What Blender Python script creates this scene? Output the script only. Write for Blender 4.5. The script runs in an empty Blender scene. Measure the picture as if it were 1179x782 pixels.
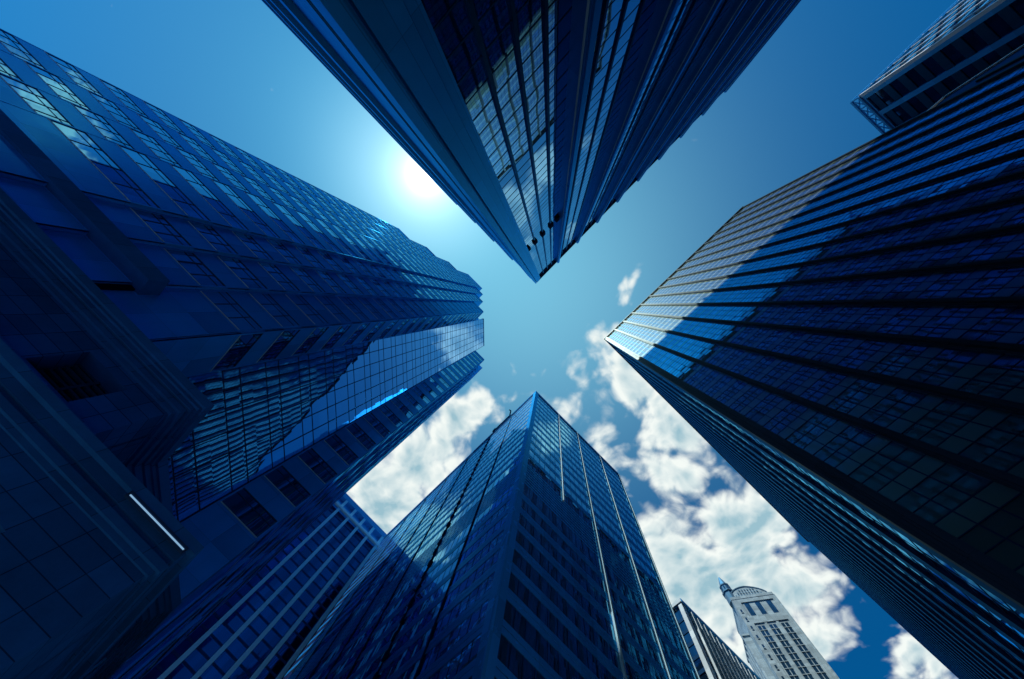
import bpy, bmesh, math, random
from mathutils import Vector, Matrix
random.seed(7)
sc = bpy.context.scene
COL = sc.collection
R = math.radians
U = 0.75          # metres per drawing unit used for the towers below
EYE = 1.6         # height of the eye above the road

# ------------------------------------------------------------------ camera
cam_d = bpy.data.cameras.new("camera")
cam = bpy.data.objects.new("camera", cam_d)
COL.objects.link(cam)
# wide lens held up, looking 8 degrees off the zenith from the middle of the crossing
ax_x = Vector((0.698622, 0.701166, 0.142456))
ax_y = Vector((0.707050, -0.707050, 0.012626))
ax_z = Vector((0.109576, 0.091903, -0.989721))
rot = Matrix((ax_x, ax_y, ax_z))
cam.matrix_world = Matrix.Translation((0, 0, EYE)) @ rot.to_4x4()
cam_d.sensor_width = 36.0
cam_d.lens = 36.0 * 420.0 / 1179.0
cam_d.clip_start = 0.05
cam_d.clip_end = 5000
sc.camera = cam

# ------------------------------------------------------------------ view
vs = sc.view_settings
vs.view_transform = 'Standard'
vs.look = 'None'
vs.gamma = 1.0
vs.use_curve_mapping = False
vs.exposure = 0.08
sc.cycles.use_denoising = True
sc.cycles.max_bounces = 8
sc.cycles.glossy_bounces = 5
sc.cycles.diffuse_bounces = 4
sc.cycles.sample_clamp_indirect = 6.0
sc.cycles.caustics_reflective = False
sc.cycles.caustics_refractive = False

SUN = Vector((0.0075, -0.4976, 1.0)).normalized()
ELEV = math.asin(SUN.z)

# ------------------------------------------------------------------ world
W = bpy.data.worlds.new("World")
sc.world = W
W.use_nodes = True


class NT:
    """small helper round a node tree"""
    def __init__(s, tree):
        s.t = tree
        s.t.nodes.clear()

    def n(s, kind, **kw):
        nd = s.t.nodes.new(kind)
        for k, v in kw.items():
            setattr(nd, k, v)
        return nd

    def put(s, sock, v):
        if isinstance(v, bpy.types.NodeSocket):
            s.t.links.new(v, sock)
        elif v is not None:
            if isinstance(v, (tuple, list)) and len(v) == 3 and sock.type == 'RGBA':
                v = (*v, 1)
            sock.default_value = v

    def m(s, op, a, b=None, c=None, clamp=False):
        nd = s.n('ShaderNodeMath', operation=op, use_clamp=clamp)
        s.put(nd.inputs[0], a)
        s.put(nd.inputs[1], b)
        s.put(nd.inputs[2], c)
        return nd.outputs[0]

    def v(s, op, a, b=None, c=None, scale=None):
        nd = s.n('ShaderNodeVectorMath', operation=op)
        s.put(nd.inputs[0], a)
        s.put(nd.inputs[1], b)
        if c is not None:
            s.put(nd.inputs[2], c)
        if scale is not None:
            s.put(nd.inputs['Scale'], scale)
        return nd.outputs['Value'] if op in ('DOT_PRODUCT', 'LENGTH', 'DISTANCE') else nd.outputs[0]

    def mix(s, fac, a, b, blend='MIX'):
        nd = s.n('ShaderNodeMix', data_type='RGBA', blend_type=blend)
        s.put(nd.inputs[0], fac)
        s.put(nd.inputs[6], a)
        s.put(nd.inputs[7], b)
        return nd.outputs[2]

    def ss(s, x, lo, hi):
        nd = s.n('ShaderNodeMapRange', interpolation_type='SMOOTHSTEP')
        s.put(nd.inputs[0], x)
        s.put(nd.inputs[1], lo)
        s.put(nd.inputs[2], hi)
        return nd.outputs[0]

    def noise(s, vec, scale, detail=4, rough=0.5, dist=0.0):
        nd = s.n('ShaderNodeTexNoise')
        s.put(nd.inputs['Vector'], vec)
        nd.inputs['Scale'].default_value = scale
        nd.inputs['Detail'].default_value = detail
        nd.inputs['Roughness'].default_value = rough
        nd.inputs['Distortion'].default_value = dist
        return nd


def build_world():
    t = NT(W.node_tree)
    geo = t.n('ShaderNodeTexCoord').outputs['Generated']
    d = t.v('NORMALIZE', geo)
    sky = t.n('ShaderNodeTexSky', sky_type='NISHITA', sun_disc=False)
    sky.sun_elevation = ELEV
    sky.sun_rotation = math.pi
    sky.altitude = 0
    sky.air_density = 1.0
    sky.dust_density = 0.6
    sky.ozone_density = 3.0
    base = t.mix(1.0, sky.outputs[0], (0.0, 0.66, 1.12), 'MULTIPLY')
    # thin haze brightening the air round the sun
    c = t.m('MAXIMUM', t.v('DOT_PRODUCT', d, tuple(SUN)), 0.0)
    for pw, amp, tint in ((2600, 20.0, (1.0, 1.0, 0.96)), (420, 8.5, (0.9, 1.0, 0.98)), (70, 4.6, (1.0, 0.84, 0.52)), (6, 1.4, (0.66, 1.0, 0.36))):
        a = t.m('MULTIPLY', t.m('POWER', c, pw), amp)
        base = t.mix(1.0, base, t.mix(1.0, tint, a, 'MULTIPLY'), 'ADD')
    # a thin veil of high haze overhead
    up = t.n('ShaderNodeSeparateXYZ')
    t.put(up.inputs[0], d)
    veil = t.m('MULTIPLY', t.m('POWER', t.m('MAXIMUM', up.outputs[2], 0.0), 10), 3.7)
    base = t.mix(1.0, base, t.mix(1.0, (0.40, 0.93, 0.92), veil, 'MULTIPLY'), 'ADD')
    # cumulus: direction projected on the plane of the cloud layer
    sx = t.n('ShaderNodeSeparateXYZ')
    t.put(sx.inputs[0], d)
    z = t.m('MAXIMUM', sx.outputs[2], 0.06)
    px = t.m('DIVIDE', sx.outputs[0], z)
    py = t.m('DIVIDE', sx.outputs[1], z)
    cb = t.n('ShaderNodeCombineXYZ')
    t.put(cb.inputs[0], px)
    t.put(cb.inputs[1], py)
    P = cb.outputs[0]
    warp = t.noise(P, 3.2, 3, 0.55)
    Pw = t.v('ADD', P, t.v('SCALE', t.v('SUBTRACT', warp.outputs['Color'], (0.5, 0.5, 0.5)), scale=0.16))
    # where the cloud banks stand: x, y, radius x, radius y, weight
    banks = [(-0.42, 0.045, .16, .09, 1.1), (-0.60, 0.06, .22, .14, 1.25), (-0.80, 0.05, .24, .18, 1.3), (-1.1, -.05, .3, .2, 1.0),
             (0.150, 0.125, .05, .045, .62), (0.175, 0.10, .045, .03, .62), (0.215, 0.095, .05, .025, .52), (0.03, 0.165, .09, .06, .95), (-0.06, 0.15, .08, .05, .78),
             (0.02, 0.30, .11, .14, 1.1), (0.0, 0.45, .11, .17, 1.25), (-0.085, 0.56, .09, .12, 1.15),
             (-0.17, 0.24, .09, .10, .86), (-0.16, 0.36, .08, .10, .80), (-.09, .26, .09, .11, .88), (-.20, .42, .06, .06, .66),
             (-0.06, 0.80, .16, .15, 1.5), (-0.25, 0.84, .22, .24, 1.5), (-0.10, 0.97, .15, .15, 1.4), (-.38, .95, .25, .3, 1.2), (-.2, 1.1, .2, .2, 1.0),
             (0.03, 1.38, .2, .14, 1.0), (.10, .26, .10, .065, 1.35), (.22, .26, .09, .06, 1.25), (.5, 1.2, .3, .25, .9),
             (.72, -1.5, .28, .30, 1.1), (-.74, -.2, .16, .10, 1.2), (-.44, -.32, .12, .10, 1.1), (-1.4, .5, .4, .5, .9), (-1.5, -1.6, .5, .4, .8), (1.3, 1.0, .4, .4, .9)]
    tot = None
    for (bx, by, rx, ry, w) in banks:
        q = t.v('MULTIPLY', t.v('SUBTRACT', P, (bx, by, 0)), (1 / rx, 1 / ry, 0))
        r2 = t.v('DOT_PRODUCT', q, q)
        g = t.m('MULTIPLY', t.m('EXPONENT', t.m('MULTIPLY', r2, -0.9)), w)
        tot = g if tot is None else t.m('MAXIMUM', tot, g)

    def lumps(vec, scale):
        vo = t.n('ShaderNodeTexVoronoi', feature='SMOOTH_F1', voronoi_dimensions='2D')
        t.put(vo.inputs['Vector'], vec)
        vo.inputs['Scale'].default_value = scale
        vo.inputs['Smoothness'].default_value = 0.35
        return t.m('SUBTRACT', 0.42, vo.outputs['Distance'])

    def dens(vec):
        f = t.noise(vec, 6.0, 6, 0.54).outputs['Fac']
        f = t.m('MULTIPLY', t.m('SUBTRACT', f, 0.5), 1.8)
        f = t.m('ADD', f, t.m('MULTIPLY', lumps(vec, 11.0), 0.42))
        f = t.m('ADD', f, t.m('MULTIPLY', lumps(vec, 26.0), 0.30))
        f = t.m('ADD', f, t.m('MULTIPLY', lumps(vec, 60.0), 0.08))
        return t.m('ADD', f, t.m('SUBTRACT', t.m('MULTIPLY', tot, 0.95), 0.52))
    d0 = dens(Pw)
    off = t.v('ADD', Pw, (0.0, -0.020, 0))
    d1 = dens(off)
    alpha = t.ss(d0, -0.06, 0.46)
    # sunlit rims towards the sun, grey-blue bellies where the cloud is deep
    lit = t.m('ADD', t.m('MULTIPLY', t.m('SUBTRACT', d0, d1), 1.7), 0.95)
    deep = t.ss(d0, 0.25, 1.05)
    lit = t.m('SUBTRACT', lit, t.m('MULTIPLY', deep, 0.95), clamp=True)
    ccol = t.mix(lit, (3.6, 5.9, 6.9), (10.2, 10.8, 10.4))
    col = t.mix(alpha, base, ccol)
    bg = t.n('ShaderNodeBackground')
    t.put(bg.inputs['Color'], col)
    bg.inputs['Strength'].default_value = 0.085
    out = t.n('ShaderNodeOutputWorld')
    t.put(out.inputs['Surface'], bg.outputs[0])


build_world()

sun_d = bpy.data.lights.new("sun", 'SUN')
sun_d.energy = 5.0
sun_d.angle = R(0.5)
sun_d.color = (1.0, 0.97, 0.90)
sun = bpy.data.objects.new("sun", sun_d)
sun.rotation_euler = SUN.to_track_quat('Z', 'Y').to_euler()
sun.location = (0, -100, 220)
COL.objects.link(sun)

# ------------------------------------------------------------------ materials
def new_mat(name):
    m = bpy.data.materials.new(name)
    m.use_nodes = True
    t = NT(m.node_tree)
    out = t.n('ShaderNodeOutputMaterial')
    return m, t, out


def glass(name, tint, body, refl=0.55, rough=0.02, pane=(1.6, 1.6, 2.0), tilt=0.012, wave=0.02, wscale=0.25, var=0.25, haze=0.0, haze_rough=0.4, haze_col=(.8, .8, .7), power=3.0):
    """coated window glass: mirror layer that grows towards grazing angles over a dark body, each pane set a touch out of true"""
    m, t, out = new_mat(name)
    oc = t.n('ShaderNodeTexCoord').outputs['Object']
    cell = t.v('FLOOR', t.v('DIVIDE', t.v('ADD', oc, (0.013, 0.017, 0.011)), pane))
    wn = t.n('ShaderNodeTexWhiteNoise', noise_dimensions='3D')
    t.put(wn.inputs['Vector'], cell)
    nrm = t.n('ShaderNodeNewGeometry').outputs['Normal']
    j = t.v('SCALE', t.v('SUBTRACT', wn.outputs['Color'], (.5, .5, .5)), scale=tilt)
    wv = t.noise(oc, wscale, 2, 0.5)
    k = t.v('SCALE', t.v('SUBTRACT', wv.outputs['Color'], (.5, .5, .5)), scale=wave)
    nn = t.v('NORMALIZE', t.v('ADD', t.v('ADD', nrm, j), k))
    lw = t.n('ShaderNodeLayerWeight')
    t.put(lw.inputs['Normal'], nn)
    f = t.m('POWER', lw.outputs['Facing'], power)
    fac = t.m('ADD', t.m('MULTIPLY', f, 1 - refl), refl)
    tone = t.m('ADD', t.m('MULTIPLY', wn.outputs['Value'], var), 1 - var)
    gl = t.n('ShaderNodeBsdfGlossy')
    t.put(gl.inputs['Color'], t.mix(1.0, tint, tone, 'MULTIPLY'))
    gl.inputs['Roughness'].default_value = rough
    t.put(gl.inputs['Normal'], nn)
    df = t.n('ShaderNodeBsdfDiffuse')
    t.put(df.inputs['Color'], t.mix(1.0, body, tone, 'MULTIPLY'))
    mx = t.n('ShaderNodeMixShader')
    t.put(mx.inputs[0], fac)
    t.put(mx.inputs[1], df.outputs[0])
    t.put(mx.inputs[2], gl.outputs[0])
    last = mx.outputs[0]
    if haze:
        hz = t.n('ShaderNodeBsdfGlossy')
        t.put(hz.inputs['Color'], haze_col)
        hz.inputs['Roughness'].default_value = haze_rough
        m2 = t.n('ShaderNodeMixShader')
        m2.inputs[0].default_value = haze
        t.put(m2.inputs[1], last)
        t.put(m2.inputs[2], hz.outputs[0])
        last = m2.outputs[0]
    t.put(out.inputs['Surface'], last)
    return m


def stone(name, col, joint=None, rough=0.5, spec=0.5, var=0.18, jcol=0.45, jw=0.02, scale=0.6, stint=(.08, .52, 1.0), ior=1.45):
    """stone or painted metal cladding with weathering and, if joint=(width, height) is given, joints between the panels"""
    m, t, out = new_mat(name)
    oc = t.n('ShaderNodeTexCoord').outputs['Object']
    n1 = t.noise(oc, scale, 5, 0.6).outputs['Fac']
    st = t.noise(t.v('MULTIPLY', oc, (1.3, 1.3, 0.05)), 1.0, 4, 0.6).outputs['Fac']
    grain = t.noise(oc, 9.0, 4, 0.7).outputs['Fac']
    tone = t.m('ADD', 1 - 1.3 * var, t.m('MULTIPLY', t.m('ADD', t.m('ADD', n1, st), t.m('MULTIPLY', grain, .6)), var))
    if joint:
        sp = t.n('ShaderNodeSeparateXYZ')
        t.put(sp.inputs[0], oc)
        sn = t.n('ShaderNodeSeparateXYZ')
        t.put(sn.inputs[0], t.n('ShaderNodeTexCoord').outputs['Normal'])
        isx = t.m('GREATER_THAN', t.m('ABSOLUTE', sn.outputs[0]), 0.8)
        u = t.m('ADD', t.m('MULTIPLY', isx, sp.outputs[1]), t.m('MULTIPLY', t.m('SUBTRACT', 1.0, isx), sp.outputs[0]))
        cu = t.m('DIVIDE', u, joint[0])
        cz = t.m('DIVIDE', sp.outputs[2], joint[1])
        cbv = t.n('ShaderNodeCombineXYZ')
        t.put(cbv.inputs[0], t.m('FLOOR', cu))
        t.put(cbv.inputs[1], t.m('FLOOR', cz))
        wn = t.n('ShaderNodeTexWhiteNoise', noise_dimensions='3D')
        t.put(wn.inputs['Vector'], cbv.outputs[0])
        tone = t.m('MULTIPLY', tone, t.m('ADD', 0.78, t.m('MULTIPLY', wn.outputs['Value'], 0.40)))
        ju = t.m('LESS_THAN', t.m('FRACT', cu), jw / joint[0])
        jz = t.m('LESS_THAN', t.m('FRACT', cz), jw / joint[1])
        jm = t.m('MAXIMUM', ju, jz)
        tone = t.m('MULTIPLY', tone, t.m('SUBTRACT', 1.0, t.m('MULTIPLY', jm, 1 - jcol)))
    df = t.n('ShaderNodeBsdfDiffuse')
    t.put(df.inputs['Color'], t.mix(1.0, col, tone, 'MULTIPLY'))
    gl = t.n('ShaderNodeBsdfGlossy')
    t.put(gl.inputs['Color'], stint)
    t.put(gl.inputs['Roughness'], t.m('ADD', rough - 0.08, t.m('MULTIPLY', n1, 0.16), clamp=True))
    fr = t.n('ShaderNodeFresnel')
    fr.inputs['IOR'].default_value = ior
    mx = t.n('ShaderNodeMixShader')
    t.put(mx.inputs[0], t.m('MULTIPLY', fr.outputs[0], spec))
    t.put(mx.inputs[1], df.outputs[0])
    t.put(mx.inputs[2], gl.outputs[0])
    t.put(out.inputs['Surface'], mx.outputs[0])
    return m


def lamp(name, col, strength):
    m, t, out = new_mat(name)
    e = t.n('ShaderNodeEmission')
    t.put(e.inputs[0], col)
    e.inputs[1].default_value = strength
    t.put(out.inputs['Surface'], e.outputs[0])
    return m


M = {}
M['asphalt'] = stone('asphalt', (.16, .17, .18), None, .85, .3, .3, scale=3)
M['pavement'] = stone('paving_slabs', (.32, .34, .36), (.9, .9), .8, .3, .2)
M['paint'] = stone('road_paint', (.6, .64, .66), None, .7, .3, .2)
# right tower
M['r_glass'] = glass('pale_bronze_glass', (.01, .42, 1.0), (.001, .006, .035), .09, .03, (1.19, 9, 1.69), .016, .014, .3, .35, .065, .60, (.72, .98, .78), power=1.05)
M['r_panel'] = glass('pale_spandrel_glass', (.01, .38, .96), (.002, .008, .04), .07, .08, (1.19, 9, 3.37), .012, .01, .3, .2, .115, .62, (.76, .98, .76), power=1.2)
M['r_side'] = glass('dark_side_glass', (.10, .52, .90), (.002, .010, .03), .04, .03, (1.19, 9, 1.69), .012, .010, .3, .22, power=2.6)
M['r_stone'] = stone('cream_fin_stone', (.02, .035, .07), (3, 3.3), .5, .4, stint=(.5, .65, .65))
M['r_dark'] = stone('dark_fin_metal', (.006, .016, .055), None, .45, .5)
# top tower
M['t_glass'] = glass('blue_mirror_glass', (.26, .64, 1.0), (.002, .014, .06), .26, .012, (2.4, 9, 1.95), .006, .024, .14, .14, power=2.0)
M['t_stone'] = stone('slate_blue_granite', (.006, .13, .36), (1.15, 7.8), .34, .8, .25, .55, .04, stint=(.03, .44, 1), ior=1.9)
M['t_dark'] = stone('dark_bronze_mullion', (.004, .014, .045), None, .4, .5)
M['t_rib'] = stone('polished_blue_granite', (.008, .11, .34), (30, 3.9), .3, .8, stint=(.03, .44, 1), ior=1.9)
# left tower
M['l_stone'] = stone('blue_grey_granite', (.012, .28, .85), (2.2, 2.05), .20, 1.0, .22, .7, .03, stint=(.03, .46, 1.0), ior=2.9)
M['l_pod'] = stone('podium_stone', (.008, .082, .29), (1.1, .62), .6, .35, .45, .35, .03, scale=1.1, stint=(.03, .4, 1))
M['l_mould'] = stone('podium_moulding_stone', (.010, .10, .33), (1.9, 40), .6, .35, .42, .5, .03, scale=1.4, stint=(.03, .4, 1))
M['l_glass'] = glass('deep_blue_mirror_glass', (.26, .60, 1.0), (.002, .012, .06), .74, .008, (1.7, 1.7, 1.37), .007, .026, .13, .08, power=1.8)
M['l_window'] = glass('blue_window_glass', (.20, .70, 1.0), (.004, .045, .16), .45, .02, (1.5, 1.5, 4.1), .028, .02, .3, .25, power=1.5)
M['l_frame'] = stone('dark_blue_frame', (.012, .04, .11), None, .4, .5)
M['l_sill'] = stone('pale_metal_sill', (.30, .52, .66), None, .3, .6)
M['void'] = stone('unlit_opening', (.003, .008, .02), None, .9, .1)
# bottom tower
M['b_glass'] = glass('blue_strip_glass', (.24, .70, 1.0), (.001, .018, .08), .40, .015, (1.3, 1.3, 3.41), .010, .010, .3, .22, .05, .5, (.8, .98, .95), power=1.6)
M['b_band'] = stone('blue_aluminium_band', (.03, .34, .90), (2.6, 50), .24, 1.0, .12, .7, .03, stint=(.04, .50, 1), ior=2.8)
M['b_pier'] = stone('blue_aluminium_pier', (.03, .34, .88), (50, 3.41), .26, 1.0, .12, .7, .03, stint=(.04, .50, 1), ior=2.6)
M['b_fin'] = stone('white_fin', (.45, .74, .88), None, .4, .5, .08, stint=(.7, .9, 1))
M['b_dark'] = stone('dark_joint', (.005, .016, .045), None, .5, .4)
# others
M['d_glass'] = glass('navy_glass', (.05, .30, .72), (.003, .014, .05), .34, .04, (1.4, 1.4, 3.0), .02, .01, .3, .35)
M['d_rib'] = stone('white_rib', (.40, .80, .97), None, .5, .4, .1)
M['e_stone'] = stone('pale_pier_stone', (.72, .86, .90), (50, 1.8), .6, .4, .15)
M['e_glass'] = glass('teal_glass', (.16, .44, .70), (.005, .02, .045), .35, .03, (1.4, 1.4, 2.6), .02, .01, .3, .3)
M['g_stone'] = stone('pale_limestone', (.35, .46, .50), (1.6, .8), .8, .3, .40, .8, .03, stint=(.5, .8, 1))
M['d_band'] = stone('navy_floor_band', (.008, .045, .15), None, .45, .5)
M['g_win'] = glass('old_window_glass', (.20, .46, .70), (.02, .075, .15), .2, .03, (1, 1, 1.1), .03, .01, .3, .4)
M['g_copper'] = stone('weathered_metal', (.12, .22, .30), None, .5, .5, .3)
M['k_metal'] = stone('blue_metal_frame', (.06, .42, .85), (50, 3.6), .3, 1.0, stint=(.12, .62, 1), ior=1.8)
M['k_panel'] = stone('teal_spandrel', (.012, .07, .14), (2.5, 50), .4, .6, .25)
M['k_dark'] = glass('dark_blind_glass', (.16, .44, .72), (.006, .03, .07), .25, .05, (1.2, 1.2, 1.9), .03, .01, .3, .5, power=2)
M['k_trim'] = stone('bright_metal_trim', (.88, .92, .92), None, .25, .7, .05, stint=(1, 1, 1))
M['led'] = lamp('lit_light_strip', (.36, .66, 1.0), 0.62)

# ------------------------------------------------------------------ mesh helpers
class MB:
    """collects boxes and prisms in drawing units (z from the eye level) and links them as one mesh"""
    def __init__(s):
        s.vs, s.fs = [], []

    def box(s, x0, x1, y0, y1, z0, z1):
        if x0 > x1: x0, x1 = x1, x0
        if y0 > y1: y0, y1 = y1, y0
        b = len(s.vs)
        s.vs += [(x0, y0, z0), (x1, y0, z0), (x1, y1, z0), (x0, y1, z0), (x0, y0, z1), (x1, y0, z1), (x1, y1, z1), (x0, y1, z1)]
        s.fs += [tuple(b + i for i in f) for f in ((0, 3, 2, 1), (4, 5, 6, 7), (0, 1, 5, 4), (1, 2, 6, 5), (2, 3, 7, 6), (3, 0, 4, 7))]
        return s

    def prism(s, poly, z0, z1, top=None):
        top = top or poly
        a = sum(poly[i][0] * poly[(i + 1) % len(poly)][1] - poly[(i + 1) % len(poly)][0] * poly[i][1] for i in range(len(poly)))
        if a < 0:
            poly, top = poly[::-1], top[::-1]
        n, b = len(poly), len(s.vs)
        s.vs += [(x, y, z0) for x, y in poly] + [(x, y, z1) for x, y in top]
        s.fs += [tuple(b + i for i in range(n))[::-1], tuple(b + n + i for i in range(n))]
        for i in range(n):
            k = (i + 1) % n
            s.fs.append((b + i, b + k, b + n + k, b + n + i))
        return s

    def extr(s, prof, y0, y1):
        """profile in x-z pushed along y"""
        n, b = len(prof), len(s.vs)
        s.vs += [(x, y0, z) for x, z in prof] + [(x, y1, z) for x, z in prof]
        s.fs += [tuple(b + i for i in range(n)), tuple(b + n + i for i in range(n))[::-1]]
        for i in range(n):
            k = (i + 1) % n
            s.fs.append((b + i, b + n + i, b + n + k, b + k))
        return s

    def bar(s, a, c, w):
        a, c = Vector(a), Vector(c)
        d = (c - a).normalized()
        up = Vector((0, 0, 1)) if abs(d.z) < .9 else Vector((1, 0, 0))
        e = d.cross(up).normalized() * w / 2
        f = d.cross(e).normalized() * w / 2
        b = len(s.vs)
        s.vs += [tuple(p + q) for p in (a, c) for q in (-e - f, e - f, e + f, -e + f)]
        s.fs += [tuple(b + i for i in f_) for f_ in ((0, 3, 2, 1), (4, 5, 6, 7), (0, 1, 5, 4), (1, 2, 6, 5), (2, 3, 7, 6), (3, 0, 4, 7))]
        return s

    def build(s, name, mat, parent=None, loc=(0, 0, 0), rz=0.0):
        me = bpy.data.meshes.new(name)
        me.from_pydata([(x * U, y * U, z * U) for x, y, z in s.vs], [], s.fs)
        me.update()
        bm = bmesh.new()
        bm.from_mesh(me)
        bmesh.ops.recalc_face_normals(bm, faces=bm.faces)
        bm.to_mesh(me)
        bm.free()
        me.materials.append(mat)
        o = bpy.data.objects.new(name, me)
        COL.objects.link(o)
        place(o, parent, loc, rz)
        return o


def place(o, parent, loc=(0, 0, 0), rz=0.0):
    o.parent = parent
    o.location = (loc[0] * U, loc[1] * U, loc[2] * U)
    o.rotation_euler = (0, 0, rz)


def dup(o, parent, loc=(0, 0, 0), rz=0.0):
    """copy of a part with its sub-parts"""
    c = o.copy()
    COL.objects.link(c)
    place(c, parent, loc, rz)
    for ch in list(o.children):
        k = ch.copy()
        COL.objects.link(k)
        k.parent = c
    return c


def thing(name, label, cat, loc=(0, 0), rz=0.0, group=None):
    """Empty at the foot of a building; its parts are drawn from eye level, so it hangs at that height less the offset"""
    o = bpy.data.objects.new(name, None)
    COL.objects.link(o)
    o.location = (loc[0] * U, loc[1] * U, 0)
    o.rotation_euler = (0, 0, rz)
    o['label'] = label
    o['category'] = cat
    if group:
        o['group'] = group
    return o


def struct(o):
    o['kind'] = 'structure'
    return o


G0 = 0.0
E0 = EYE / U      # eye height in drawing units; heights below are measured from the ground as h + E0


def H(h):
    return h + E0


class Face:
    """a facade: local x runs along it, local -y points out of it, placed by its start point and turn"""
    def __init__(s, root, x, y, rz):
        bx, by = root.location.x / U, root.location.y / U
        s.root, s.loc, s.rz = root, (x - bx, y - by, 0), rz

    def at(s, u, z=0):
        c, q = math.cos(s.rz), math.sin(s.rz)
        return (s.loc[0] + u * c, s.loc[1] + u * q, z)

    def build(s, mb, name, mat, u=0, z=0):
        return mb.build(name, mat, s.root, s.at(u, z), s.rz)

    def dup(s, o, u=0, z=0):
        return dup(o, s.root, s.at(u, z), s.rz)


def slab(mb, u0, u1, d0, d1, z0, z1):
    return mb.box(u0, u1, -d1, -d0, z0, z1)


N_Y, P_X, P_Y, N_X = 0.0, math.pi / 2, math.pi, -math.pi / 2     # turns for walls that look to -Y, +X, +Y, -X
CH = R(135)

# ------------------------------------------------------------------ ground
def flat(name, mat, x0, x1, y0, y1, z0, z1):
    mb = MB()
    mb.box(x0 / U, x1 / U, y0 / U, y1 / U, z0 / U, z1 / U)
    return struct(mb.build(name, mat))


flat('ground', M['asphalt'], -900, 900, -900, 900, -.5, -.004)
flat('road', M['asphalt'], -500, 500, -7, 9, -.3, .004)
flat('road', M['asphalt'], -9, 0.2, 9, 500, -.3, .004)
flat('road', M['asphalt'], -9, 0.2, -500, -7, -.3, .004)
flat('pavement', M['pavement'], 0.2, 200, 9, 22, -.3, .13)
flat('pavement', M['pavement'], 0.2, 200, -60, -7, -.3, .13)
flat('pavement', M['pavement'], -120, -9, 9, 15, -.3, .13)
flat('pavement', M['pavement'], -120, -9, -80, -7, -.3, .13)

# ================================================================== right tower
def right_tower():
    X0, Y0, HT = 6.7, 29.7, 180.0
    P, NB = 5.58, 15
    XE, YE = X0 + .4 + NB * P + .7, 167.0
    t = thing('office_tower', 'broad dark tower of vertical fins with a sunlit pale top corner', 'skyscraper', (X0, Y0))
    bx, by = X0, Y0
    core = MB()
    core.box(.45, XE - bx - .2, .45, YE - by, G0, H(HT - .6))
    core.build('core', M['r_dark'], t)
    f1 = Face(t, X0, Y0, N_Y)
    f2 = Face(t, X0, YE, N_X)
    fl = 4.5
    nf = int(HT / fl)
    w = P - .8

    def bay(face, u):
        g = MB()
        slab(g, 0, w, -.4, 0, G0, H(HT - 1.2))
        o = face.build(g, 'window_bay', M['r_glass'], u)
        sp, mu = MB(), MB()
        for k in range(nf):
            z = H(HT - 1.2 - (k + 1) * fl)
            slab(sp, 0, w, .0, .02, z, z + 1.45)
            slab(mu, 0, w, .0, .035, z + 1.45, z + 1.55)
            slab(mu, 0, w, .0, .035, z - .08, z)
            slab(mu, 0, w, .0, .03, z + 2.95, z + 3.02)
        for a in (0, w - .05):
            slab(sp, a, a + .05, .0, .015, G0, H(HT - 1.2))
        for q in (1, 2):
            slab(mu, w * q / 3 - .05, w * q / 3 + .05, .0, .04, G0, H(HT - 1.2))
        sp.build('spandrel_cladding', M['r_panel'], o)
        mu.build('mullion_grid', M['r_dark'], o)
        return o

    def fin(face, u):
        m = MB()
        slab(m, 0, .8, -.3, .40, G0, H(HT - .4))
        o = face.build(m, 'fin', M['r_stone'], u)
        s = MB()
        slab(s, .22, .58, .40, .52, G0, H(HT - .5))
        s.build('fin_cap', M['r_stone'], o)
        return o
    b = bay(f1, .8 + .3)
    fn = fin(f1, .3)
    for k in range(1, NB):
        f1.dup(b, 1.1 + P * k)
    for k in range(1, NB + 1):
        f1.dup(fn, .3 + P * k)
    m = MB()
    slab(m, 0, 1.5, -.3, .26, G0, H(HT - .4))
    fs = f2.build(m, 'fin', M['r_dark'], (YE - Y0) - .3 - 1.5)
    n2 = int((YE - Y0 - .4) / P)
    L2 = YE - Y0
    bs = f2.dup(b, L2 - .3 - P)
    bs.data = bs.data.copy()
    bs.data.materials[0] = M['r_side']
    for ch in bs.children:
        if ch.name.startswith('spandrel'):
            ch.data = ch.data.copy()
            ch.data.materials[0] = M['r_side']
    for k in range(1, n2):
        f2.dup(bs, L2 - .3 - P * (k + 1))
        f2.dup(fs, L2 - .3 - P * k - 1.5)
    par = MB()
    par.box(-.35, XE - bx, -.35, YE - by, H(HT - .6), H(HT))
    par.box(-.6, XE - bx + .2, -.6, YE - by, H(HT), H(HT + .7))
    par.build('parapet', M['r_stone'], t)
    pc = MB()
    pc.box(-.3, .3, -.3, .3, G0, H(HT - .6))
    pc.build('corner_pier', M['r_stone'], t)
    # lower wing with a sloping glass roof at the far end
    ax = XE - bx
    wing = MB()
    wing.extr([(ax - .3, G0), (ax + 24, G0), (ax + 24, H(48)), (ax + 11, H(88)), (ax + 5, H(99)), (ax - .3, H(99.7))], .3, 40)
    wo = wing.build('wing', M['r_dark'], t)
    wg = MB()
    for a, c in (((ax + 11, H(88)), (ax + 5, H(99))), ((ax + 5, H(99)), (ax, H(99.7))), ((ax + 24, H(48)), (ax + 11, H(88)))):
        wg.bar((a[0], .2, a[1]), (c[0], .2, c[1]), .55)
    wg.build('roof_edge', M['k_trim'], wo)
    wf = MB()
    for k in range(6):
        wf.box(ax + .5 + 3.6 * k, ax + 1.3 + 3.6 * k, -.1, .5, G0, H((96, 92, 86, 74, 64, 54)[k]))
    wf.build('fin', M['r_stone'], wo)


right_tower()

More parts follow.
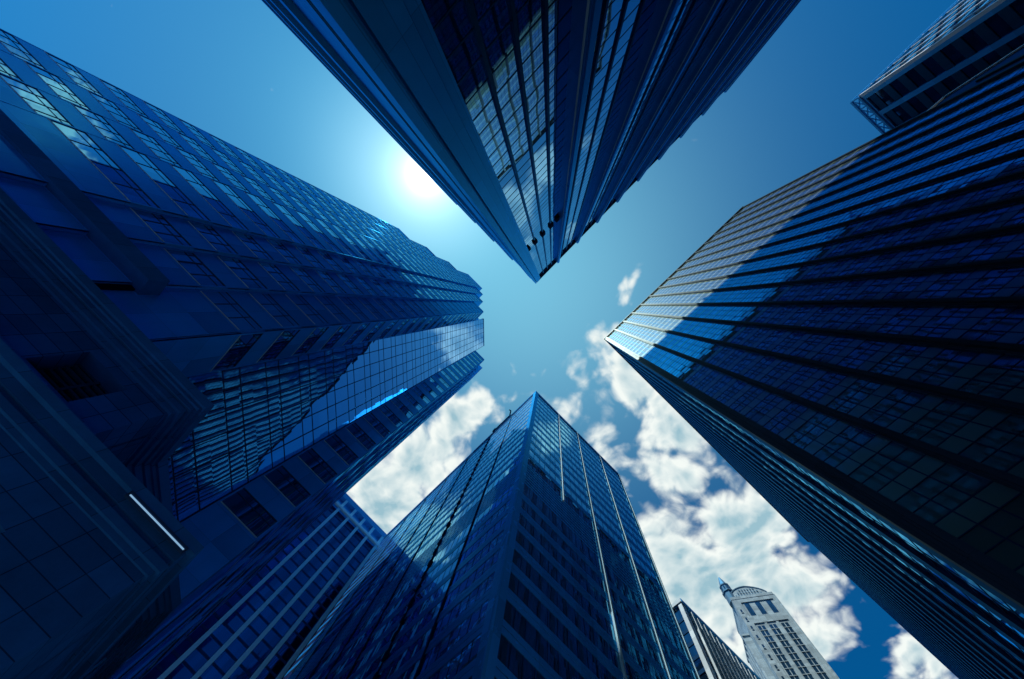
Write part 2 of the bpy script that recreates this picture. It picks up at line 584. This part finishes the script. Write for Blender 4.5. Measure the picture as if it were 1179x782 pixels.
# ================================================================== top tower
def top_tower():
    HT = 200.0
    YG, YP = -15.9, -14.0
    XL, XR, YB = 2.6, 134.5, -85.6
    t = thing('office_tower', 'glass tower with granite corner pier and projecting ribs beside the sun', 'skyscraper', (XL, YB))
    bx, by = XL, YB
    core = MB()
    core.box(.2, XR - bx, 0, YG - by - .45, G0, H(HT - .8))
    core.build('core', M['t_dark'], t)
    front = Face(t, 0, YG, P_Y)       # u runs towards -X
    def fx(x):                         # u of a place given by its x
        return -x
    fl, nf = 2.6, 76
    # plain granite side wall and its shallow ribs
    sw = MB()
    sw.box(0, 1.2, 0, YG - by, G0, H(HT))
    sw.build('side_wall', M['t_stone'], t)
    r0 = None
    for k in range(5):
        y = -18.5 - 14.3 * k
        if r0 is None:
            m = MB()
            m.box(0, .7, -2.6, 0, G0, H(HT + .5))
            r0 = m.build('side_rib', M['t_stone'], t, (-.6, y - by, 0))
        else:
            dup(r0, t, (-.6, y - by, 0))
    # corner pier in panels with two deep grooves
    cp = MB()
    cp.box(2.0 - bx, 2.75 - bx, -17.2 - by, -14.75 - by, G0, H(HT + .4))
    cp.box(3.05 - bx, 5.0 - bx, YG - by - .2, -14.7 - by, G0, H(HT + .4))
    cp.box(5.12 - bx, 5.94 - bx, YG - by - .2, -15.0 - by, G0, H(HT + .4))
    cp.box(2.75 - bx, 5.9 - bx, -17.0 - by, -15.5 - by, G0, H(HT + .2))
    cp.build('corner_pier', M['t_stone'], t)

    def bay(x0, x1, ncol, name='window_bay'):
        w = x1 - x0
        g = MB()
        slab(g, 0, w, -.4, 0, G0, H(HT - 1.5))
        o = front.build(g, name, M['t_glass'], fx(x1))
        mu = MB()
        for q in range(1, ncol):
            u = w * q / ncol
            slab(mu, u - .17, u + .17, 0, .22, G0, H(HT - 1.5))
        for k in range(nf):
            z = H(HT - 1.5 - (k + 1) * fl)
            slab(mu, 0, w, 0, .03, z - .07, z + .07)
        mu.build('mullion_grid', M['t_dark'], o)
        return o
    PT = 14.36
    bay(5.94, 17.97, 4)
    b = bay(19.2, 17.97 + PT, 4)
    for k in range(1, 8):
        front.dup(b, fx(17.97 + PT * (k + 1)))
    m = MB()
    slab(m, 0, 1.23, -.4, 1.9, G0, H(HT + .6))
    slab(m, .2, 1.03, 1.9, 2.15, G0, H(HT + .3))
    rib = front.build(m, 'rib', M['t_rib'], fx(19.2))
    e = MB()
    slab(e, 1.23, 1.30, 1.55, 1.75, G0, H(HT - 1))
    e.build('edge_trim', M['l_sill'], rib)
    for k in range(1, 9):
        front.dup(rib, fx(19.2 + PT * k))
    cpn = MB()
    cpn.box(2.9 - bx, XR - bx, 0.3, -14.75 - by, H(HT - .8), H(HT - .1))
    cpn.box(3.2 - bx, XR - bx, 0.6, -15.3 - by, H(HT - 1.6), H(HT - .8))
    cpn.build('coping', M['t_dark'], t)
    v0 = None
    for x in (6.35, 9.0, 12.0, 15.1, 17.6):
        if v0 is None:
            m = MB()
            slab(m, -.62, .62, .02, .5, H(100.0), H(104.6))
            v0 = front.build(m, 'vent', M['void'], fx(x))
        else:
            front.dup(v0, fx(x))


top_tower()

# ================================================================== left tower
def left_tower():
    t = thing('office_tower', 'stepped granite tower with a cut glass corner above a moulded stone base', 'skyscraper', (-20, -20))
    bx, by = -20, -20
    FL, Z0 = 5.5, 30.0
    # bays of the wall that looks to +X: x of its face, y from, y to, height
    bays1 = [(-22.1, -67.7, -60.3, 149), (-21.7, -60.3, -53.1, 167), (-21.25, -53.1, -46.2, 184), (-20.8, -46.2, -34.7, 204),
             (-21.25, -34.7, -29.75, 189), (-21.7, -29.75, -24.5, 171.5), (-22.1, -24.5, -18.9, 152.6)]
    bays2 = [(-4.2, -42.1, -36.7, 152.6), (-3.85, -47.0, -42.1, 157), (-3.5, -52.0, -47.0, 172), (-3.1, -63.0, -52.0, 200),
             (-3.5, -70.6, -63.0, 184), (-3.9, -78.9, -70.6, 167), (-4.3, -87.7, -78.9, 149)]
    core = MB()
    HG = 172.5
    back = [(-28.9, -67), (-28.9, -19.6), (-37.4, -11.1), (-87, -11.1), (-87, -14), (-112, -14), (-112, -67)]  # tail past the bays is added out of view, keeping sun off the bottom tower
    core.prism([(x - bx, y - by) for x, y in back], G0, H(HG - 1))
    core.build('core', M['l_stone'], t)
    slots = []            # (face, u, width, floor)

    def bay(face, u, w, h):
        m = MB()
        slab(m, 0, w, -7.0, -.14, G0, H(h - .3))                        # wall behind the windows
        slab(m, 0.02, w - .02, -.14, 0, G0, H(Z0 + 1.1))
        n = int((h - Z0) / FL)
        for k in range(n):
            z = Z0 + k * FL
            slab(m, .02, w - .02, -.13, 0, H(z + 3.9), H(min(z + FL + 1.1, h)))
            slots.append((face, u, w, z + 1.1))
        slab(m, .02, w - .02, -.13, .08, H(h - 1.2), H(h))
        slab(m, 0.02, .20, -.13, .03, G0, H(h - .2))
        slab(m, w - .20, w - .02, -.13, .03, G0, H(h - .2))
        return face.build(m, 'wall_bay', M['l_stone'], u)
    for x, y0, y1, h in bays1:
        bay(Face(t, x, y0, P_X), 0, y1 - y0, h)
    for y, x0, x1, h in bays2:
        bay(Face(t, x1, y, P_Y), 0, x1 - x0, h)
    # the two returns beside the glass corner
    bay(Face(t, -22.15, -18.7, P_Y), 0, 5.35, 152.4)
    bay(Face(t, -36.5, -9.7, P_X), 0, 5.45, 152.4)
    # windows: nearest hundred one by one, the rest together
    protos = {}
    order = sorted(slots, key=lambda s: s[3] + (0 if abs(s[0].rz - P_X) < .1 else 15) + (0 if s[2] > 4 else 5))

    def window_mb(w, mb, u=0, z=0):
        slab(mb, u + .20, u + w - .20, -.12, -.06, z, z + 2.8)

    def frame_mb(w, mb, u=0, z=0):
        nq = 2 if w < 6.5 else 3
        for q in range(1, nq + 1):
            c = u + w * q / (nq + 1)
            slab(mb, c - .05, c + .05, -.06, -.02, z + .05, z + 2.75)
        slab(mb, u + .20, u + w - .20, -.06, -.03, z + 1.86, z + 1.95)
        slab(mb, u + .20, u + w - .20, -.06, -.01, z + 2.68, z + 2.8)

    def sill_mb(w, mb, u=0, z=0):
        slab(mb, u + .20, u + w - .20, -.12, .035, z - .07, z + .05)
    for i, (face, u, w, z) in enumerate(order):
        if i < 100:
            key = round(w, 2)
            if key not in protos:
                m = MB(); window_mb(w, m)
                o = face.build(m, 'window', M['l_window'], u, H(z))
                m = MB(); frame_mb(w, m); m.build('frame', M['l_frame'], o)
                m = MB(); sill_mb(w, m); m.build('sill', M['l_sill'], o)
                protos[key] = o
            else:
                face.dup(protos[key], u, H(z))
    rest = [MB(), MB(), MB()]

    class Turn:
        """adds a facade box of any face to a mesh in the tower's own frame"""
        def __init__(s, mb, face):
            s.mb, s.f = mb, face

        def box(s, x0, x1, y0, y1, z0, z1):
            c, q = round(math.cos(s.f.rz)), round(math.sin(s.f.rz))
            ax, ay = s.f.loc[0], s.f.loc[1]
            s.mb.box(ax + x0 * c - y0 * q, ax + x1 * c - y1 * q, ay + x0 * q + y0 * c, ay + x1 * q + y1 * c, z0, z1)
            return s
    for face, u, w, z in order[100:]:
        window_mb(w, Turn(rest[0], face), u, H(z))
        frame_mb(w, Turn(rest[1], face), u, H(z))
        sill_mb(w, Turn(rest[2], face), u, H(z))
    o = rest[0].build('upper_window', M['l_window'], t)
    o['kind'] = 'stuff'
    f_ = rest[1].build('frame', M['l_frame'], o)
    s_ = rest[2].build('sill', M['l_sill'], o)
    # cut corner of mirror glass
    cf = Face(t, -27.5, -18.9, CH)
    wd = math.hypot(9.2, 9.2)
    g = MB()
    slab(g, 0, wd, -.8, 0, G0, H(HG))
    go = cf.build(g, 'corner_glazing', M['l_glass'])
    mu = MB()
    for q in range(0, 7):
        u = min(max(wd * q / 6, .06), wd - .06)
        slab(mu, u - .06, u + .06, 0, .05, G0, H(HG))
    z = HG - .3
    while z > 10:
        slab(mu, 0, wd, 0, .03, H(z - .06), H(z + .06))
        slab(mu, 0, wd, 0, .03, H(z - 2.05), H(z - 1.95))
        z -= FL
    mu.build('mullion_grid', M['l_frame'], go)
    tp = MB()
    slab(tp, -.1, wd + .1, -.9, .15, H(HG), H(HG + .5))
    cf.build(tp, 'coping', M['l_sill'])

    # ---------------- moulded stone base
    def poly(o, pts):
        """outline moved out by o: pts carry their outward directions"""
        return [(x + dx * o - bx, y + dy * o - by) for x, y, dx, dy in pts]
    k = math.tan(R(22.5))
    up = [(-20.4, -110, 1, 0), (-20.4, -11.6, 1, 1), (-25.2, -11.6, k, 1), (-32.4, -4.4, k, 1), (-95, -4.4, 0, 1), (-95, -110, 0, 0)]
    # straight walls as boxes with window openings, mouldings as stacked ledges
    pod = MB()
    wins = [(-16.9, -13.8), (-27.6, -24.4), (-38.4, -35.2), (-49, -46), (-60, -57)]
    ycur = -110.0
    for a, c in wins[::-1]:
        pod.box(-22.4 - bx, -20.4 - bx, ycur - by, a - by, H(14), H(20.4))
        pod.box(-22.4 - bx, -20.4 - bx, a - by, c - by, H(14), H(15.4))
        pod.box(-22.4 - bx, -20.4 - bx, a - by, c - by, H(18.0), H(20.4))
        ycur = c
    pod.box(-22.4 - bx, -20.4 - bx, ycur - by, -11.6 - by, H(14), H(20.4))
    pod.prism([(x - bx, y - by) for x, y in ((-22.3, -108), (-22.3, -11.6), (-25.2, -11.6), (-32.4, -4.4), (-94, -4.4), (-94, -108))], H(14), H(20.3))
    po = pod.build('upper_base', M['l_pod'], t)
    w0 = None
    for a, c in wins:
        if w0 is None:
            m = MB()
            m.box(-.3, 0, 0, 3.2, H(15.4), H(18))
            w0 = m.build('window', M['void'], t, (-21.6 - bx, a - by, 0))
            m = MB()
            for q in range(7):
                m.box(.0, .22, 0.05, 3.15, H(15.5 + .36 * q), H(15.62 + .36 * q))
            m.box(.0, .26, 1.5, 1.65, H(15.42), H(17.98))
            m.build('grille', M['l_frame'], w0)
        else:
            dup(w0, t, (-21.6 - bx, a - by, 0))
    c1 = MB()
    for z0, z1, o in ((18.75, 19.05, .18), (19.05, 19.4, .38), (19.4, 19.5, .30), (19.5, 19.8, .5), (19.8, 20.0, .66), (20.0, 20.6, .84)):
        c1.prism(poly(o, up), H(z0), H(z1))
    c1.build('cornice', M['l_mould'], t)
    c1 = MB()
    for z0, z1, o in ((15.0, 15.25, .10),):
        c1.prism(poly(o, up), H(z0), H(z1))
    c1.build('string_course', M['l_mould'], t)
    low = [(-19.5, -110, 1, 0), (-19.5, -4.0, 1, 1), (-95, -4.0, 0, 1), (-95, -110, 0, 0)]
    lb = MB()
    lw = [(-14.6, -8.2), (-28, -21.6), (-42, -35.5), (-56, -49.5)]
    ycur = -110.0
    for a, c in lw[::-1]:
        lb.box(-23.0 - bx, -19.5 - bx, ycur - by, a - by, G0, H(13.2))
        lb.box(-23.0 - bx, -19.5 - bx, a - by, c - by, G0, H(3.4))
        lb.box(-23.0 - bx, -19.5 - bx, a - by, c - by, H(10.4), H(13.2))
        ycur = c
    lb.box(-23.0 - bx, -19.5 - bx, ycur - by, -4.0 - by, G0, H(13.2))
    lb.box(-94 - bx, -22.9 - bx, -108 - by, -4.0 - by, G0, H(13.2))
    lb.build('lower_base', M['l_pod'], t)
    w0 = None
    for a, c in lw:
        if w0 is None:
            m = MB()
            m.box(-.3, 0, 0, 6.5, H(3.4), H(10.4))
            w0 = m.build('entrance_opening', M['void'], t, (-21.3 - bx, a - by, 0))
        else:
            dup(w0, t, (-21.3 - bx, a - by, 0))
    c2 = MB()
    for z0, z1, o in ((12.3, 12.55, .12), (12.55, 12.9, .3), (13.2, 13.7, .25), (13.7, 14.15, .55)):
        c2.prism(poly(o, low), H(z0), H(z1))
    c2.prism(poly(.12, low), H(12.9), H(13.2))
    c2.build('cornice', M['l_mould'], t)
    ls = MB()
    ls.box(0, .035, 0, 3.4, H(13.48), H(13.53))
    strip = ls.build('light_strip', M['led'], t, (-18.95 - bx, -7.3 - by, 0))
    hb = MB()
    hb.box(-.12, .0, -.12, 3.5, H(13.40), H(13.66))
    hb.box(0, .06, -.12, 3.5, H(13.56), H(13.66))
    hb.build('housing', M['l_frame'], strip)
    lv = MB()
    lv.box(-22.6 - bx, -21.9 - bx, -60 - by, -24.0 - by, H(21.2), H(25.4))
    lv.build('louvre_opening', M['void'], t)
    hd = MB()
    hd.box(-24 - bx, -20.5 - bx, -62 - by, -23.6 - by, H(25.4), H(27.0))
    hd.build('lintel', M['l_mould'], t)


left_tower()

# ================================================================== bottom tower
def bottom_tower():
    X0, Y0, HT = -28.2, 19.4, 140.0
    XE, YE = -119.0, 64.9
    t = thing('office_tower', 'blue banded tower whose sharp corner points up between the clouds', 'skyscraper', (X0, Y0))
    bx, by = X0, Y0
    LA, LB = X0 - XE, YE - Y0
    fa = Face(t, XE, Y0, N_Y)        # long wall, u ends at the corner
    fb = Face(t, X0, Y0, P_X)        # short wall, u starts at the corner
    core = MB()
    core.box(XE - bx + .1, -.5, .5, LB - .1, G0, H(HT - .5))
    core.build('core', M['b_dark'], t)
    FL = 4.55
    lo, hi = 68.5, 77.6               # two louvred plant floors
    for f, L, a, b in ((fa, LA, 0, LA - 1.1), (fb, LB, 1.1, LB)):
        g = MB()
        slab(g, a, b, -.5, 0, G0, H(HT - 1))
        o = f.build(g, 'glazing', M['b_glass'])
        mu = MB()
        n = int((b - a) / 1.75)
        for k in range(1, n):
            u = a + (b - a) * k / n
            slab(mu, u - .04, u + .04, 0, .03, G0, H(HT - 1))
        mu.build('mullion_grid', M['b_dark'], o)
        # spandrel band, repeated floor by floor
        s = MB()
        slab(s, a, b, -.02, .06, 0, .85)
        slab(s, a, b, -.02, .045, 1.0, 1.75)
        first = None
        k = 1
        while HT - k * FL > 4:
            z = HT - k * FL
            k += 1
            if lo - 2 < z < hi:
                continue
            if first is None:
                first = f.build(s, 'spandrel_band', M['b_band'], 0, H(z))
            else:
                f.dup(first, 0, H(z))
        lv = MB()
        z = lo
        while z < hi - .5:
            slab(lv, a, b, -.02, .045, H(z), H(z + .5))
            z += 1.02
        f.build(lv, 'louvre_screen', M['b_band'])
    pc = MB()
    pc.box(-1.1, .34, -.34, 1.1, G0, H(HT - .2))
    pc.build('corner_pier', M['b_pier'], t)
    par = MB()
    par.box(XE - bx, .2, -.2, LB, H(HT - 1.0), H(HT - .1))
    par.box(XE - bx, .38, -.38, .5, H(HT - .1), H(HT + .5))
    par.box(-.5, .38, .5, LB, H(HT - .1), H(HT + .5))
    par.build('parapet', M['b_pier'], t)
    # white fins of the short wall
    m = MB(); slab(m, -.17, .17, 0, .42, G0, H(HT + .3))
    for k, y in enumerate((41.9, 54.1, 64.6)):
        if k == 0:
            fo = fb.build(m, 'fin', M['b_fin'], y - Y0)
        else:
            fb.dup(fo, y - Y0)
    m = MB(); slab(m, -.17, .17, 0, .42, H(76.5), H(HT + .3))
    fb.build(m, 'fin', M['b_fin'], 31.7 - Y0)
    # dark joints of the long wall, one of them carrying the cleaning track
    m = MB(); slab(m, -.16, .16, .0, .20, G0, H(HT))
    j0 = None
    for x in (-41.4, -53.8, -66.2, -78.6, -91.0, -103.4):
        if j0 is None:
            j0 = fa.build(m, 'joint', M['b_dark'], x - XE)
        else:
            fa.dup(j0, x - XE)
    m = MB()
    slab(m, -.27, .27, .18, .38, 0, 1.5)
    k0 = None
    for k in range(36):
        z = H(20 + k * 3.3)
        if k0 is None:
            k0 = fa.build(m, 'track_bracket', M['b_dark'], -53.8 - XE, z)
        else:
            fa.dup(k0, -53.8 - XE, z)
    # window-cleaning crane on the roof edge
    cr = MB()
    cr.box(-17.0, -15.4, -.2, 2.2, H(HT + .5), H(HT + 1.8))
    cr.bar((-16.2, .6, H(HT + 1.8)), (-13.6, -1.1, H(HT + 4.2)), .5)
    cr.bar((-13.6, -1.1, H(HT + 4.2)), (-13.3, -1.9, H(HT + 2.6)), .35)
    cr.bar((-24.2, -.5, H(HT + .7)), (-13.8, -.5, H(HT + .7)), .45)
    cr.box(-23.8, -22.6, -.9, .6, H(HT + .7), H(HT + 2.0))
    cr.build('roof_crane', M['b_dark'], t)


bottom_tower()

# ================================================================== ribbed block closing the street
def ribbed_block():
    XF, HT = -134.6, 158.5
    t = thing('office_block', 'navy block with thin white vertical ribs behind the glass cornered tower', 'office block', (XF, 0))
    f = Face(t, XF, -48, P_X)
    c = MB()
    c.box(-50, -.6, -47.5, 107.5, G0, H(HT - 9))
    c.build('core', M['b_dark'], t)
    g = MB()
    slab(g, 0, 156, -.5, 0, G0, H(149.5))
    o = f.build(g, 'glazing', M['d_glass'])
    mu = MB()
    for k in range(37):
        slab(mu, 0, 156, 0, .04, H(2 + k * 4), H(2.7 + k * 4))
    mu.build('floor_band', M['d_band'], o)
    m = MB(); slab(m, -.62, .62, 0, 1.6, G0, H(HT - 2.6))
    ro = None
    for k in range(26):
        u = 2.7 + 6.0 * k
        if ro is None:
            ro = f.build(m, 'rib', M['d_rib'], u)
        else:
            f.dup(ro, u)
    b = MB(); slab(b, 0, 156, 1.0, 2.1, H(149.6), H(150.8))
    f.build(b, 'beam', M['d_rib'])
    b = MB()
    slab(b, 0, 156, -2, 1.8, H(HT - 2.6), H(HT))
    slab(b, 0, 156, -2, -.5, H(149.2), H(HT - 2.6))
    slab(b, 0, 156, -.2, .6, H(HT - 6.2), H(HT - 5.2))
    f.build(b, 'roof_screen', M['k_metal'])


ribbed_block()

# ================================================================== pale ribbed block down the street
def pale_block():
    XF, YF, HT = -40.4, 102.6, 122.0
    t = thing('office_block', 'low roofed block of pale piers and dark glass next to the stone tower', 'office block', (XF, YF))
    fa = Face(t, XF, YF, P_X)
    fb = Face(t, XF - 40, YF, N_Y)
    c = MB(); c.box(-40, -.9, .9, 39, G0, H(HT - 3))
    c.build('core', M['b_dark'], t)
    g = MB(); slab(g, 1.2, 39, -.9, -.3, G0, H(HT - 2.4))
    o = fa.build(g, 'glazing', M['e_glass'])
    mu = MB()
    for k in range(28):
        slab(mu, 1.2, 39, -.3, -.12, H(2 + 4.2 * k), H(3.1 + 4.2 * k))
    mu.build('floor_band', M['l_frame'], o)
    g = MB(); slab(g, 0, 38.9, -.9, -.3, G0, H(HT - 2.4))
    o = fb.build(g, 'glazing', M['e_glass'])
    mu = MB()
    for k in range(28):
        slab(mu, 0, 38.9, -.3, -.12, H(2 + 4.2 * k), H(3.1 + 4.2 * k))
    mu.build('floor_band', M['l_frame'], o)
    m = MB(); m.box(-1.3, .1, -.1, 1.9, G0, H(HT - .7))
    m.build('corner_pier', M['e_stone'], t)
    m = MB(); slab(m, -.46, .46, -.3, .7, G0, H(HT - 2.0))
    r0 = fa.build(m, 'pier', M['e_stone'], 4.0)
    for k in range(1, 12):
        fa.dup(r0, 4.0 + 2.98 * k)
    for k in range(3):
        fb.dup(r0, 34 - 8.0 * k)
    m = MB()
    slab(m, -.1, 39, -3, .55, H(HT - .7), H(HT + .6))
    fa.build(m, 'roof_fascia', M['k_metal'])
    m = MB()
    slab(m, 0, 40.4, -3, .35, H(HT - .68), H(HT + .58))
    fb.build(m, 'roof_fascia', M['e_stone'])
    m = MB()
    for k in range(12):
        u = 3.4 + 2.98 * k
        m.bar((-.2, u, H(HT - 5.2)), (-.2, u + 1.1, H(HT - 2.6)), .55)
        m.bar((-.2, u + 1.3, H(HT - 5.0)), (-.2, u + .3, H(HT - 3.2)), .45)
    m.build('roof_bracing', M['e_stone'], t)


pale_block()

# ================================================================== old stone tower
def stone_tower():
    HS = 158.0
    t = thing('stone_tower', 'pale old stone tower with arched crown, corner lantern and paired windows', 'tower', (-35.6, 146.2), math.atan2(9.0, 15.1))
    w, d = 17.4, 16.0
    m = MB()
    m.box(0, w, .3, d, G0, H(HS))
    m.box(0, 3.0, 0, .3, G0, H(HS))
    m.box(w - 1.4, w, 0, .3, G0, H(HS))
    for u in (6.9, 11.2):
        m.box(u, u + .9, .1, .3, G0, H(HS - 12.5))
    m.box(3.0, w - 1.4, 0, .3, H(HS - 12.5), H(HS - 9.4))
    m.box(3.0, w - 1.4, 0, .3, H(HS - 2.2), H(HS))
    m.box(3.0, w - 1.4, .06, .3, H(HS - 39), H(HS - 37))
    m.box(3.0, w - 1.4, .02, .3, H(HS - 43.6), H(HS - 42))
    so = m.build('shaft', M['g_stone'], t)
    cs = MB()
    for z0, z1, o in ((HS - .3, HS + .3, .10), (HS + .3, HS + 1.1, .05)):
        cs.box(-o, w + o, -o, d + o, H(z0), H(z1))
    cs.box(w - .05, w + .35, -.25, .9, G0, H(HS - .4))
    cs.build('cornice', M['g_stone'], so)
    # arched crown
    pr = [(.3, H(HS + 1.1))]
    for k in range(13):
        a = math.pi * (1 - k / 12)
        pr.append((8.3 + 7.6 * math.cos(a), H(HS + 1.4 + (5.2 if k < 7 else 5.2 - .35 * (k - 6)) * math.sin(a))))
    pr.append((w - .4, H(HS + 1.1)))
    m = MB()
    m.extr(pr, .6, d - .6)
    co = m.build('crown', M['g_stone'], t)
    m = MB()
    for k in range(12):
        a0, a1 = math.pi * (1 - k / 12), math.pi * (1 - (k + 1) / 12)
        m.bar((8.3 + 7.65 * math.cos(a0), .55, H(HS + 1.4 + (5.2 if k < 7 else 5.2 - .35 * (k - 6)) * math.sin(a0))), (8.3 + 7.65 * math.cos(a1), .55, H(HS + 1.4 + (5.2 if k < 6 else 5.2 - .35 * (k - 5)) * math.sin(a1))), .35)
    m.build('arch_moulding', M['g_copper'], co)
    m = MB()
    for i in range(3):
        for k in range(10 - i * 2):
            u = 2.9 + i * 1.15 + k * 1.15
            m.box(u, u + .5, .42, .62, H(HS + 1.6 + i * 1.35), H(HS + 2.3 + i * 1.35))
    m.build('carved_frieze', M['g_copper'], co)
    # lantern on the corner
    m = MB()
    n = 8

    def ring(r):
        return [(1.2 + 1.35 * r * math.cos(2 * math.pi * q / n), 2.4 + 1.35 * r * math.sin(2 * math.pi * q / n)) for q in range(n)]
    m.prism(ring(1.7), H(HS), H(HS + 5.5))
    m.prism(ring(2.0), H(HS + 5.5), H(HS + 6.1))
    m.prism(ring(1.5), H(HS + 6.1), H(HS + 9.4))
    m.prism(ring(1.7), H(HS + 9.4), H(HS + 9.9))
    m.prism(ring(1.4), H(HS + 9.9), H(HS + 13.6), ring(.75))
    m.prism(ring(.7), H(HS + 13.6), H(HS + 15.6), ring(.3))
    lo = m.build('lantern', M['g_copper'], t)
    m = MB()
    for q in range(n):
        a = 2 * math.pi * (q + .5) / n
        x, y = 1.2 + 1.9 * math.cos(a), 2.4 + 1.9 * math.sin(a)
        m.box(x - .25, x + .25, y - .25, y + .25, H(HS + 6.5), H(HS + 9.0))
    m.build('lantern_opening', M['g_win'], lo)
    # lower wing on the side
    m = MB()
    m.box(-2.6, 0, 3.5, d - 1, G0, H(HS - 14))
    m.box(-2.9, .1, 3.2, d - .8, H(HS - 14), H(HS - 13.2))
    for k in range(4):
        m.box(-2.9, -2.6, 3.5 + 2.9 * k, 4.3 + 2.9 * k, G0, H(HS - 14))
    m.build('side_wing', M['g_stone'], t)
    # windows
    fr = Face(t, -35.6, 146.2, 0)
    fr.loc = (0, 0, 0)
    proto = {}

    def win(u, z, ww, hh, y=.30):
        key = (round(ww, 2), round(hh, 2))
        if key not in proto:
            a = MB(); a.box(0, ww, -.03, .05, 0, hh)
            proto[key] = a.build('window', M['g_win'], t, (u, y, H(z)))
            b = MB(); b.box(-.08, ww + .08, -.2, .02, -.22, -.02)
            b.build('sill', M['g_stone'], proto[key])
        else:
            dup(proto[key], t, (u, y, H(z)))
    for u in (4.0, 8.3, 12.8):
        win(u, HS - 9.0, 2.0, 6.4)
        for q in range(9):
            z = HS - 15.6 - 2.55 * q
            for s in (0, 1.45):
                win(u - .3 + s, z, 1.12, 1.95)
        for s in (0, 1.45):
            win(u - .2 + s, HS - 41.7, .95, 1.9)
            for q in range(4):
                win(u - .3 + s, HS - 46.2 - 2.55 * q, 1.12, 1.95)
    for q in range(11):
        win(1.0, HS - 7.0 - 4.0 * q, .7, 1.5, -.01)


stone_tower()

# ================================================================== block with a roof frame, top right
def framed_block():
    XF, YF, HT = 125.6, 24.4, 150.0
    t = thing('office_block', 'blue metal block with banded windows and open roof frame peeping over the dark tower', 'office block', (XF, YF))
    fa = Face(t, XF, YF + 40, N_X)
    fb = Face(t, XF, YF, N_Y)
    c = MB(); c.box(.8, 60, .8, 40, G0, H(HT - 4.8))
    c.build('core', M['b_dark'], t)
    g = MB(); slab(g, 0, 40, -.8, -.3, G0, H(HT - 4.6))
    o = fa.build(g, 'glazing', M['k_dark'])
    m = MB(); m2 = MB()
    for k in range(28):
        z = 2 + k * 5.2
        slab(m2, 0, 38.4, -.3, -.1, H(z), H(z + 2.3))
    m2.build('spandrel_cladding', M['k_panel'], o)
    for u in (38.4, 30.6, 22.8, 15.0, 7.2):
        slab(m, u, u + 1.6, -.3, .35, G0, H(HT - 4.0))
    slab(m, 0, 40, -.3, .3, H(HT - 4.8), H(HT - 3.6))
    fa.build(m, 'pier', M['k_metal'])
    g = MB(); slab(g, .2, 60, -.8, -.2, G0, H(HT - 4.6))
    o = fb.build(g, 'glazing', M['d_glass'])
    m = MB()
    for k in range(27):
        slab(m, .2, 60, -.2, .2, H(7 + 5.2 * k), H(8.1 + 5.2 * k))
    m.build('floor_band', M['k_metal'], o)
    m = MB()
    for k in range(8):
        slab(m, 6 + 7 * k, 6.5 + 7 * k, -.2, .55, G0, H(HT - 2))
    fb.build(m, 'fin', M['k_trim'])
    m = MB(); m.box(-.45, .5, -.75, .3, G0, H(HT - 3.8))
    m.build('corner_trim', M['k_trim'], t)
    m = MB()
    for x, y0, y1 in ((-.3, -.3, 40),):
        for z in (HT - 3.6, HT - .4):
            m.bar((x, y0, H(z)), (x, y1, H(z)), .7)
        for k in range(11):
            y = y0 + k * 4
            m.bar((x, y, H(HT - 3.6)), (x, y, H(HT - .4)), .45)
            m.bar((x, y, H(HT - 3.6)), (x, y + 4, H(HT - .4)), .3)
            m.bar((x, y + 4, H(HT - 3.6)), (x, y, H(HT - .4)), .3)
    for z in (HT - 3.6, HT - .4):
        m.bar((-.3, -.3, H(z)), (60, -.3, H(z)), .7)
    m.build('roof_frame', M['k_metal'], t)


framed_block()

# ================================================================== gable far down the street
def far_gable():
    t = thing('far_building', 'small dark pitched rooftop rising at the bottom edge beyond the stone tower', 'building', (-17.5, 181))
    m = MB(); m.box(-14, 6, 0, 18, G0, H(130))
    m.build('wall', M['k_metal'], t)
    m = MB()
    m.prism([(-14.5, -.5), (6.5, -.5), (6.5, 18.5), (-14.5, 18.5)], H(130), H(140), [(-.5, 4), (.5, 4), (.5, 5), (-.5, 5)])
    m.build('roof', M['g_copper'], t)


far_gable()
